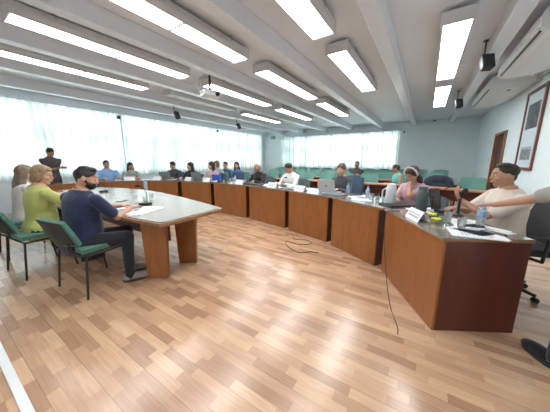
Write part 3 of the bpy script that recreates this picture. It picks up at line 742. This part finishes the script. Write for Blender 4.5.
    for hp, kn, an, sg in legs: b.cap(hp, kn, .094*s*build, .070*s); b.cap(kn, an+V((0, 0, -.02)), .066*s, .050*s)
    b.build('trousers', cloth(bottom), r, voxel=vx*1.2, sm=2)
    for hp, kn, an, sg in legs:
        b = MB(); p = V((0, 0, 0)); b.ell(p+V((0, .09, .045)), (.045, .10, .040)); b.ell(p+V((0, -.02, .052)), (.040, .05, .050)); b.ell(p+V((0, .15, .038)), (.046, .055, .032))
        for v in b.bm.verts: v.co.z = max(.004, v.co.z)
        so = b.build('shoe', cloth(shoe), r); so.location = (an.x, an.y, 0); so.rotation_euler = (0, 0, legyaw)
        MB().prism([(p.x+.050*math.cos(q*PI/8)*(1), p.y+.065+.135*math.sin(q*PI/8)) for q in range(16)], .001, .022).build('sole', mat('sole', (.5, .5, .5) if sum(shoe) > 1 else (.03, .03, .03), .7, var=.05), so)
    return r, Hd, U

OC = MT['navychair']
# --- at the boat table, foreground
person(-2.98, .83, math.radians(12), 'man in navy polo shirt with short dark beard, seated at the boat table', top=(.010, .018, .060), bottom=(.008, .009, .014), skinc='mid', hair=(.008, .006, .005), style='quiff',
       s=1.0, lean=.18, hyaw=-.85, hpitch=.12, fine=True, build=1.22, beard=True, shoe=(.27, .22, .19), hands=((-.02, .50, .80, (-.5, -.4, -1), (.5, .8, 0)), (.20, .47, .80, (.5, -.5, -1), (-.2, 1, 0))), legyaw=-.62, group='people at the boat table')
person(-3.97, .73, math.radians(8), 'woman in yellow-green top with short blond hair and glasses at the boat table', top=(.42, .44, .13), bottom=(.02, .025, .05), skinc='light', hair=(.27, .17, .085), style='bob',
       s=1.0, lean=.16, hyaw=-.85, hpitch=.05, fine=True, build=1.2, female=True, glasses=True, sleeve='short', hands=((-.02, .50, .80), (.22, .50, .80)), legyaw=-.3, group='people at the boat table')
person(-4.88, .77, math.radians(5), 'woman with long wavy light brown hair seen from behind, seated at far left', top=(.55, .52, .50), bottom=(.02, .025, .05), skinc='light', hair=(.17, .115, .075), style='verylong',
       s=.98, lean=.14, hyaw=.2, fine=True, female=True, sleeve='short', hands=((-.15, .50, .80), (.15, .50, .80)), group='people at the boat table')
# --- standing man
person(-8.33, 2.0, math.radians(-82), 'man in a dark brown t-shirt standing with crossed arms at left', top=(.085, .062, .068), bottom=(.03, .03, .04), skinc='tan', hair=(.012, .01, .009), style='quiff', pose='stand', s=.965, lean=.06, hyaw=.0, hpitch=.35,
       hands=((.10, .22, 1.13, (-.15, -.3, -1), (1, .1, 0), (0, -1, 0)), (-.12, .20, 1.15, (.15, -.3, -1), (-1, .1, 0), (0, -1, 0))), group='people standing')
# --- horseshoe sitters
def D(x, y, deg, fab, clabel, label, ch=1.0, **k):
    rz = math.radians(deg)-PI/2; dx, dy = math.cos(math.radians(deg)), math.sin(math.radians(deg))
    if fab is not None: office_chair(x-dx*.02, y-dy*.02, rz, fab, clabel, ch)
    return person(x, y, rz, label, **k)
D(-8.12, 3.19, -14, OC, 'dark office chair of the man in the light blue shirt', 'man in a light blue shirt behind the far left desks', ch=.9, top=(.30, .48, .78), skinc='mid', lean=.0, hpitch=.05, s=1.07, build=1.1)
D(-7.95, 3.78, -22, OC, 'dark office chair of the woman beside the light blue shirt', 'dark haired woman in a grey-white top right of the light blue shirt', ch=.9, top=(.35, .37, .33), skinc='mid', hair=(.03, .02, .015), style='long', female=True, s=.98, lean=.1, hyaw=.3, hpitch=.1)
D(-6.90, 4.66, -62, OC, 'dark office chair of the man with the grey laptop at far left', 'dark haired man in a dark jacket behind an open grey laptop', ch=.92, top=(.05, .06, .075), skinc='mid', style='quiff', sleeve='long', s=1.02, lean=.12, hpitch=.15, hyaw=-.2)
D(-6.35, 4.92, -70, OC, 'navy office chair of the woman in black', 'woman in black with dark hair, hand at her chin, beside the laptop man', ch=.86, top=(.02, .022, .03), skinc='light', hair=(.012, .01, .01), style='long', female=True, sleeve='long', s=.98, lean=.14, hyaw=-.5)
D(-5.50, 5.02, -82, OC, 'navy office chair of the woman in the pink top', 'woman in a pale pink top with dark hair behind a grey laptop', ch=.9, top=(.50, .36, .42), skinc='light', hair=(.03, .015, .012), style='long', female=True, sleeve='long', s=1.01, lean=.08, hyaw=-.45)
D(-3.76, 5.12, -95, MT['greychair'], 'dark grey office chair of the bald man', 'balding man in a black shirt looking down at his desk', ch=.86, top=(.012, .013, .015), skinc='tan', hair=(.05, .045, .04), style='bald', sleeve='long', s=1.0, lean=.16, hpitch=.30, hyaw=.1)
D(-2.68, 4.97, -108, MT['greychair'], 'grey office chair of the man in the white shirt', 'man in a white shirt with glasses writing at his desk', ch=.86, top=(.72, .72, .72), skinc='mid', hair=(.02, .015, .012), style='short', sleeve='long', s=1.02, lean=.16, hpitch=.35, hyaw=.1, glasses=True, build=1.08)
D(-1.36, 4.66, -105, MT['navychair'], 'blue-grey office chair of the woman in grey', 'woman in a dark grey top behind the open silver laptop', ch=1.0, top=(.055, .062, .072), skinc='light', hair=(.10, .06, .04), style='bun', female=True, sleeve='long', s=1.0, lean=.14, hpitch=.05, hyaw=.15)
D(-.06, 3.98, -122, MT['greychair'], 'dark grey office chair of the woman with the headband', 'woman with long dark red hair and a white headband, hand at her mouth', ch=.80, top=(.48, .30, .34), skinc='mid', hair=(.055, .018, .018), style='long', female=True, sleeve='short', s=1.0, lean=.20, hpitch=.32, hyaw=.05, fine=True, headband=True,
  hands=((-.02, .22, 1.06, (-.6, .4, -1), (.25, .25, .6), (0, -1, .1)), (.02, .44, .815, (.7, -.3, -1), (-.6, .6, 0))))
# print on her blouse is in the cloth colour
# man at right
D(.77, 3.20, -163, MT['black'], 'black office chair of the man in the cream shirt', 'man in a cream shirt with short dark hair seated at the nearest desk', ch=.98, top=(.72, .62, .53), bottom=(.03, .035, .05), skinc='mid', hair=(.022, .015, .012), style='crop', s=1.05, lean=.13, hpitch=-.03, hyaw=-.12, fine=True, build=1.17,
  hands=((-.02, .46, .94, (-.5, -.2, -1), (-.1, .5, .8), (0, -.9, .5)), (.12, .44, .83, (.8, -.2, -.8), (-.5, .9, 0))), curl=.6)
# person leaning in from the right edge
person(.99, 2.13, math.radians(32), 'person at the right edge in dark trousers reaching an arm over the desk', top=(.35, .33, .31), bottom=(.015, .017, .022), skinc='mid', hair=(.10, .06, .035), style='long', pose='stand', s=.88, lean=.34, hyaw=.3, fine=True, female=True,
  hands=((-.30, .62, .96, (-.5, -.3, -1), (-.7, .7, -.1), (0, 0, -1)), (.30, .12, .80)), feet=((-.14, .06), (.12, .0)), shoe=(.012, .012, .014), group='people standing')
# --- audience
def A(x, y, deg, label, **k):
    return person(x, y, math.radians(deg)-PI/2, label, group='listeners behind the horseshoe', **k)
A(-2.10, 8.68, -100, 'man in dark grey with arms crossed sitting alone before the back window', top=(.045, .047, .045), skinc='tan', hair=(.01, .01, .01), style='crop', sleeve='short', s=1.02, lean=-.04, build=1.1, hands=((.10, .25, .82, (-.15, -.2, -1), (1, .1, 0), (0, -1, 0)), (-.10, .27, .84, (.15, -.2, -1), (-1, .1, 0), (0, -1, 0))))
A(-.58, 7.15, -150, 'boy in a turquoise sleeveless shirt turned sideways behind the headband woman', top=(.16, .48, .46), skinc='tan', hair=(.03, .018, .012), style='short', sleeve='tank', s=.92, lean=.15, hyaw=-.4, hands=((-.15, .30, .70), (.12, .30, .72)))
A(-5.95, 5.62, -80, 'listener with light brown hair just behind the woman in pink', top=(.35, .38, .42), skinc='light', hair=(.16, .10, .06), style='bob', female=True, s=1.04, lean=.02, hyaw=-.4, z0=0.0, hands=((-.12, .28, .72), (.12, .28, .72)))
A(-6.05, 6.12, -80, 'listener with short dark hair in a blue shirt behind the woman in pink', top=(.06, .10, .18), skinc='mid', style='short', s=1.0, lean=.0, hands=((-.12, .28, .72), (.12, .28, .72)))
A(-5.25, 5.90, -85, 'dark haired listener in a bright blue top bending over beside the black-shirted man', top=(.06, .16, .50), skinc='mid', hair=(.02, .012, .01), style='long', female=True, s=1.0, lean=.14, hyaw=.4, hands=((-.12, .28, .72), (.12, .28, .72)))
o = copy_tree(ach); o.location = (-5.95, 5.60, 0); o.rotation_euler = (0, 0, math.radians(-170)); tag(o, 'teal chair under the light brown haired listener', 'chair', 'teal audience chairs')
o = copy_tree(ach); o.location = (-6.07, 6.14, 0); o.rotation_euler = (0, 0, math.radians(-170)); tag(o, 'teal chair under the short haired listener in blue', 'chair', 'teal audience chairs')
o = copy_tree(ach); o.location = (-5.25, 5.92, 0); o.rotation_euler = (0, 0, math.radians(-175)); tag(o, 'teal chair under the listener in bright blue', 'chair', 'teal audience chairs')
office_chair(-4.75, 4.98, math.radians(178), MT['navychair'], 'empty navy office chair between the woman in pink and the man in black', .98)

# ================================================================= THINGS ON THE DESKS
def laptop(x, y, rz, m, label, op=105, w=.33):
    r = empty('laptop', (x, y, DH), rz, label, 'laptop', 'open laptops')      # local +Y faces the user
    MB().box((0, 0, .009), (w, .23, .016)).build('base', m, r, bevel=.004)
    MB().box((0, .02, .0175), (w-.04, .11, .002)).build('keyboard', MT['black'], r)
    a = math.radians(op-90)
    M_ = Matrix.Translation((0, -.115, .014)) @ Euler((a, 0, 0)).to_matrix().to_4x4()
    b = MB().box((0, -.004, .115), (w, .008, .23)); bmesh.ops.transform(b.bm, matrix=M_, verts=b.bm.verts); lid = b.build('lid', m, r, bevel=.004)
    b = MB().box((0, .001, .118), (w-.02, .002, .20)); bmesh.ops.transform(b.bm, matrix=M_, verts=b.bm.verts); b.build('screen', MT['screen'], lid)
    b = MB().ell((0, -.009, .12), (.020, .001, .022)); bmesh.ops.transform(b.bm, matrix=M_, verts=b.bm.verts); b.build('emblem', MT['greylap'], lid)
def ang(deg): return math.radians(deg)-PI/2
laptop(-1.40, 4.00, ang(80), MT['silver'], 'open silver laptop in front of the woman in dark grey')
laptop(-5.42, 4.44, ang(97), MT['greylap'], 'open grey laptop in front of the woman in pink', w=.36)
laptop(-6.50, 4.14, ang(112), MT['greylap'], 'open grey laptop in front of the dark haired man', w=.36)
def tent(x, y, rz, label, w=.27, h=.10, txt=False):
    r = empty('name_plate', (x, y, DH), rz, label, 'name plate', 'folded white name plates')
    b = MB(); b.sheet(lambda u, v: V(((u-.5)*w, -.05*(1-v), .001+h*v)), 1, 1, .0015); b.sheet(lambda u, v: V(((u-.5)*w, .05*(1-v), .001+h*v)), 1, 1, -.0015)
    b.build('card', MT['paper'], r, smooth=False)
    if txt:
        b = MB()
        for row, (n, zz) in enumerate(((9, .62), (12, .38))):
            for k in range(n): b.box((-w*.36+k*w*.72/(n-1), -.05*(1-zz)-.003, h*zz), (w*.034, .001, h*.13), rx=-.46)
        b.build('lettering', MT['ink'], r)
    return r
def deskpt(i, u, off):
    a, c, t, n = dirs(i); p = a+(c-a)*u+n*off; return p.x, p.y, math.atan2(t.y, t.x)+PI
for i, u, of, l, tx in ((0, .53, .09, 'white name plate on the nearest desk, beside the yellow flowers', True), (2, .80, .12, 'white name plate on the third desk beside the silver laptop', True), (3, .45, .14, 'white name plate on the fourth desk before the white-shirted man', True),
                    (4, .30, .14, 'white name plate before the man in black', False), (5, .25, .14, 'white name plate on the sixth desk left of the pink-topped woman', False), (5, .85, .14, 'white name plate between the two grey laptops', False), (6, .75, .14, 'white name plate left of the farther grey laptop', False), (7, .35, .14, 'white name plate before the woman beside the light blue shirt', False)):
    x, y, rz = deskpt(i, u, of); tent(x, y, rz+random.uniform(-.12, .12), l, txt=tx)
def sheets(x, y, rz, label, w=.21, h=.297, z=DH, n=3, seed=0):
    rnd = random.Random(seed); b = MB()
    for k in range(n): b.box((rnd.uniform(-.015, .015), rnd.uniform(-.015, .015), .0012+.0022*k), (w, h, .0018), rz=rnd.uniform(-.12, .12))
    r = b.build('paper_stack', MT['paper']); r.location = (x, y, z); r.rotation_euler = (0, 0, rz); tag(r, label, 'papers', 'papers on the desks')
    b = MB(); zt = .0012+.0022*(n-1)+.0010
    for k in range(9): b.box((rnd.uniform(-.01, .005), .10-.024*k, zt+.0003), (w*.72*rnd.uniform(.6, 1), .004, .0006))
    b.build('printed_lines', MT['ink'], r)
for i, u, of, rz, l, sc in ((0, .22, .42, .3, 'white papers spread before the man in the cream shirt', 1.25), (0, .10, .30, -.4, 'loose sheets at the near end of the nearest desk', 1.1), (0, .42, .46, 1.2, 'papers next to the black microphone', 1), (0, .95, .40, .2, 'notebook page before the headband woman', 1),
                        (1, .62, .30, .5, 'pile of papers on the second desk', 1.2), (1, .80, .38, -.3, 'white papers beside the silver laptop', 1), (2, .28, .36, .2, 'papers right of the silver laptop', 1), (2, .85, .40, .7, 'papers at the left end of the third desk', 1),
                        (3, .35, .34, .1, 'papers the white-shirted man is writing on', 1.1), (3, .75, .36, .6, 'papers left of the white-shirted man', 1), (4, .45, .36, .1, 'papers the man in black is reading', 1), (5, .12, .40, .1, 'papers at the right end of the sixth desk', 1), (6, .45, .40, .1, 'papers beside the farther grey laptop', 1), (7, .6, .40, .3, 'papers before the man in the light blue shirt', 1)):
    x, y, r0 = deskpt(i, u, of); sheets(x, y, r0+rz, l, .21*sc, .297*sc, seed=int(u*100)+i)
def bottle(x, y, z, label, h=.22, r=.032):
    o = empty('water_bottle', (x, y, z), 0, label, 'bottle', 'plastic water bottles')
    MB().lathe([(r*.8, 0.001), (r, .01), (r, h*.35), (r*.93, h*.40), (r, h*.45), (r, h*.66), (r*.55, h*.84), (r*.38, h*.88), (r*.38, h*.93)], seg=18).build('bottle_body', MT['water'], o)
    MB().lathe([(r*.46, h*.90), (r*.46, h), (r*.40, h*1.005)], seg=16).build('cap', MT['bluecap'], o)
    MB().lathe([(r*1.015, h*.44), (r*1.015, h*.64)], seg=18).build('label_band', MT['bluelabel'], o)
bottle(.45, 2.62, DH, 'clear water bottle with blue cap near the seated man in cream', .21, .032)
bottle(-.70, 3.66, DH, 'small clear water bottle beside the white jug', .19, .028)
bottle(-1.08, 3.98, DH, 'clear water bottle right of the silver laptop', .18, .028)
bottle(-4.15, 4.52, DH, 'water bottle left of the man in black', .18, .03)
def tumbler(x, y, z, label, h=.10, r=.033):
    tag(MB().lathe([(r*.75, .001), (r*.80, .004), (r, h), (r*.93, h), (r*.72, .012), (.002, .011)], seg=18).build('drinking_glass', MT['glass']), label, 'glass', 'drinking glasses').location = (x, y, z)
for x, y, z, l in ((.30, 2.42, DH, 'drinking glass near the corner of the nearest desk'), (.22, 2.62, DH, 'drinking glass by the yellow flowers'), (-.62, 3.50, DH, 'drinking glass left of the white jug'), (-4.30, 4.60, DH, 'drinking glass before the empty navy office chair'), (-3.30, 1.72, .75, 'drinking glass on the boat table left of the navy polo man\'s hands'), (-3.58, 1.72, .75, 'middle drinking glass on the boat table'), (-3.52, 1.93, .75, 'drinking glass farthest across the boat table'),
                ): tumbler(x, y, z, l)
def mic(x, y, z, rz, label, h=.30):
    r = empty('gooseneck_microphone', (x, y, z), rz, label, 'microphone', 'gooseneck microphones')
    MB().box((0, 0, .018), (.11, .13, .034)).build('base', MT['black'], r, bevel=.008)
    MB().tube([(0, -.03, .03), (0, -.035, h*.6), (0, .0, h*.88), (0, .07, h)], .0045).build('gooseneck', MT['leg'], r)
    MB().cap((0, .07, h), (0, .12, h-.005), .014, .016).build('mic_head', MT['grille'], r)
mic(.20, 3.10, DH, ang(-20), 'black gooseneck microphone on the nearest desk before the man in cream', .30)
mic(-3.15, 1.64, .75, ang(-160), 'black gooseneck microphone on the boat table before the navy polo man', .26)
mic(-2.55, 4.28, DH, ang(80), 'small black microphone right of the white-shirted man', .2)
mic(-3.60, 4.38, DH, ang(80), 'small black microphone before the man in black', .2)
mic(-4.6, 4.42, DH, ang(90), 'small black microphone on the fifth desk', .2)
mic(-7.38, 3.30, DH, ang(150), 'small black microphone before the light blue shirt', .2)
mic(-5.1, 1.9, .75, ang(-100), 'small black microphone at the far end of the boat table', .2)
# stand with a black microphone held up near the man
r = empty('microphone_stand', (.33, 3.02, DH), 0, 'black upright desk microphone stand at the right end of the nearest desk', 'microphone')
MB().lathe([(.055, .001), (.055, .012), (.02, .02)]).build('base', MT['black'], r); MB().cone((0, 0, .015), (0, 0, .20), .013).build('pole', MT['black'], r); MB().cap((0, 0, .20), (.03, -.03, .27), .020, .024).build('mic_head', MT['grille'], r)
# thermos flasks
r = empty('thermos', (.00, 3.04, DH), 0, 'dark green-grey thermos standing on the nearest desk', 'thermos')
MB().lathe([(.052, .001), (.056, .01), (.058, .21), (.046, .235)], seg=24).build('flask', MT['thermos'], r); MB().lathe([(.046, .236), (.046, .275), (.038, .285)], seg=24).build('lid', MT['thermos'], r); MB().tube([(.055, -.02, .06), (.10, -.035, .08), (.10, -.035, .18), (.055, -.02, .20)], .008).build('handle', MT['black'], r)
r = empty('tablet_stand', (.13, 3.12, DH), math.radians(55), 'dark grey tilted screen on a stand right of the green thermos', 'monitor')
MB().box((0, 0, .006), (.16, .14, .010)).build('base', MT['greylap'], r, bevel=.003); MB().box((0, .01, .145), (.16, .014, .23), rx=-.25).build('screen_panel', MT['black'], r, bevel=.004)
r = empty('water_jug', (-.35, 3.34, DH), 0, 'tall white water jug between the second desk and the headband woman', 'jug')
MB().lathe([(.060, .001), (.066, .01), (.062, .20), (.050, .24)], seg=24).build('jug_body', MT['thermosw'], r); MB().lathe([(.052, .241), (.050, .262), (.02, .275)], seg=24).build('lid', MT['thermosw'], r); MB().tube([(-.062, 0, .05), (-.105, 0, .08), (-.10, 0, .18), (-.058, 0, .21)], .009).build('handle', MT['thermosw'], r)
# yellow flowers
for (x, y, l) in ((.10, 2.78, 'yellow plastic flower farther from the desk corner'), (.13, 2.56, 'yellow plastic flower lying nearer the desk corner')):
    r = empty('plastic_flower', (x, y, DH), 0, l, 'flower', 'yellow plastic flowers')
    b = MB()
    for k in range(7): b.ell((.025*math.cos(k*2*PI/7), .025*math.sin(k*2*PI/7), .032), (.020, .014, .012), Euler((0, -.4, k*2*PI/7)).to_matrix(), 8)
    b.build('petals', MT['yellow'], r); MB().ell((0, 0, .024), (.012, .012, .008)).build('flower_center', MT['yellow'], r); MB().tube([(0, 0, .018), (.05, .04, .008)], .004).build('stem', MT['greenfoil'], r)
# dark folders, keyboards, phones
def slab(name, x, y, z, rz, d, m, label, cat, g):
    o = MB().box((0, 0, d[2]/2+.0006), d).build(name, m, bevel=min(.004, d[2]*.3)); o.location = (x, y, z); o.rotation_euler = (0, 0, rz); return tag(o, label, cat, g)
x, y, r0 = deskpt(1, .04, .30); slab('document_folder', x, y, DH, r0+1.3, (.34, .25, .02), MT['black'], 'black folder on the second desk beside the white jug', 'folder', 'dark folders on the desks')
x, y, r0 = deskpt(2, .10, .22); slab('document_folder', x, y, DH, r0+.05, (.34, .25, .02), MT['greylap'], 'dark grey folder at the right end of the third desk', 'folder', 'dark folders on the desks')
x, y, r0 = deskpt(3, .08, .22); slab('document_folder', x, y, DH, r0+.05, (.34, .24, .02), MT['greylap'], 'dark grey folder at the right end of the fourth desk', 'folder', 'dark folders on the desks')
x, y, r0 = deskpt(4, .10, .25); slab('document_folder', x, y, DH, r0+.0, (.36, .24, .02), MT['black'], 'black folder at the right end of the fifth desk', 'folder', 'dark folders on the desks')
x, y, r0 = deskpt(1, .35, .28)
for k, (u, of) in enumerate(((.40, .34), (.52, .36), (.34, .40))):
    x, y, r0 = deskpt(1, u, of); tumbler(x, y, DH, ['small glass cup on the papers side of the second desk', 'glass cup in the middle of the second desk', 'glass cup behind the other cups on the second desk'][k], .07, .03)
sheets(-2.82, 1.42, math.radians(20), 'open white papers near the right end of the boat table', .30, .42, .75, 4, 41)
sheets(-3.25, 1.30, math.radians(-15), 'papers under the navy polo man\'s hands', .21, .297, .75, 2, 42)
sheets(-4.4, 1.35, math.radians(0), 'papers before the woman in yellow-green', .21, .297, .75, 2, 43)
slab('mobile_phone', -3.75, 1.62, .75, .4, (.075, .15, .009), MT['screen'], 'black mobile phone on the boat table', 'phone', None)
slab('mobile_phone', .50, 2.35+.06, DH, .9, (.075, .15, .009), MT['screen'], 'black mobile phone near the end of the nearest desk', 'phone', None)
slab('document_folder', -5.05, 4.72, DH, 0, (.32, .05, .16), MT['mesh'], 'bright blue folder standing on the sixth desk edge', 'folder', None)
# cables
def cable(pts, label, r=.005):
    P = [V(q) for q in pts]; P = [P[0]]+P+[P[-1]]; out = []
    for a_, b_, c_, d_ in zip(P, P[1:], P[2:], P[3:]):
        for k in range(6):
            t = k/6; out.append(.5*((2*b_)+(c_-a_)*t+(2*a_-5*b_+4*c_-d_)*t*t+(3*b_-a_-3*c_+d_)*t**3))
    out.append(P[-1])
    return tag(MB().tube(out, r, 6).build('floor_cable', MT['leg']), label, 'cable', 'thin cables')
cable([(-.20, 2.92, DH+.006), (-.30, 2.84, DH+.006), (-.335, 2.80, .765), (-.335, 2.79, .70), (-.30, 2.70, .45), (-.22, 2.45, .15), (-.14, 2.2, .008), (-.06, 1.95, .006), (-.05, 1.86, .006)], 'thin dark cable hanging from the nearest desk to the floor', .004)
cable([(-1.95, 3.62, .006), (-1.8, 3.4, .006), (-1.6, 3.46, .006), (-1.45, 3.35, .006), (-1.62, 3.2, .006), (-1.85, 3.22, .006), (-1.7, 3.02, .006), (-1.45, 2.90, .006), (-1.32, 3.02, .006), (-1.2, 3.05, .006)], 'dark cable coiled on the open floor before the third desk', .004)
tag(MB().box((-3.2, .125, .006), (9.0, .045, .012)).build('cable_cover', MT['white'], bevel=.003), 'white cable cover strip across the floor at lower left', 'cable cover')
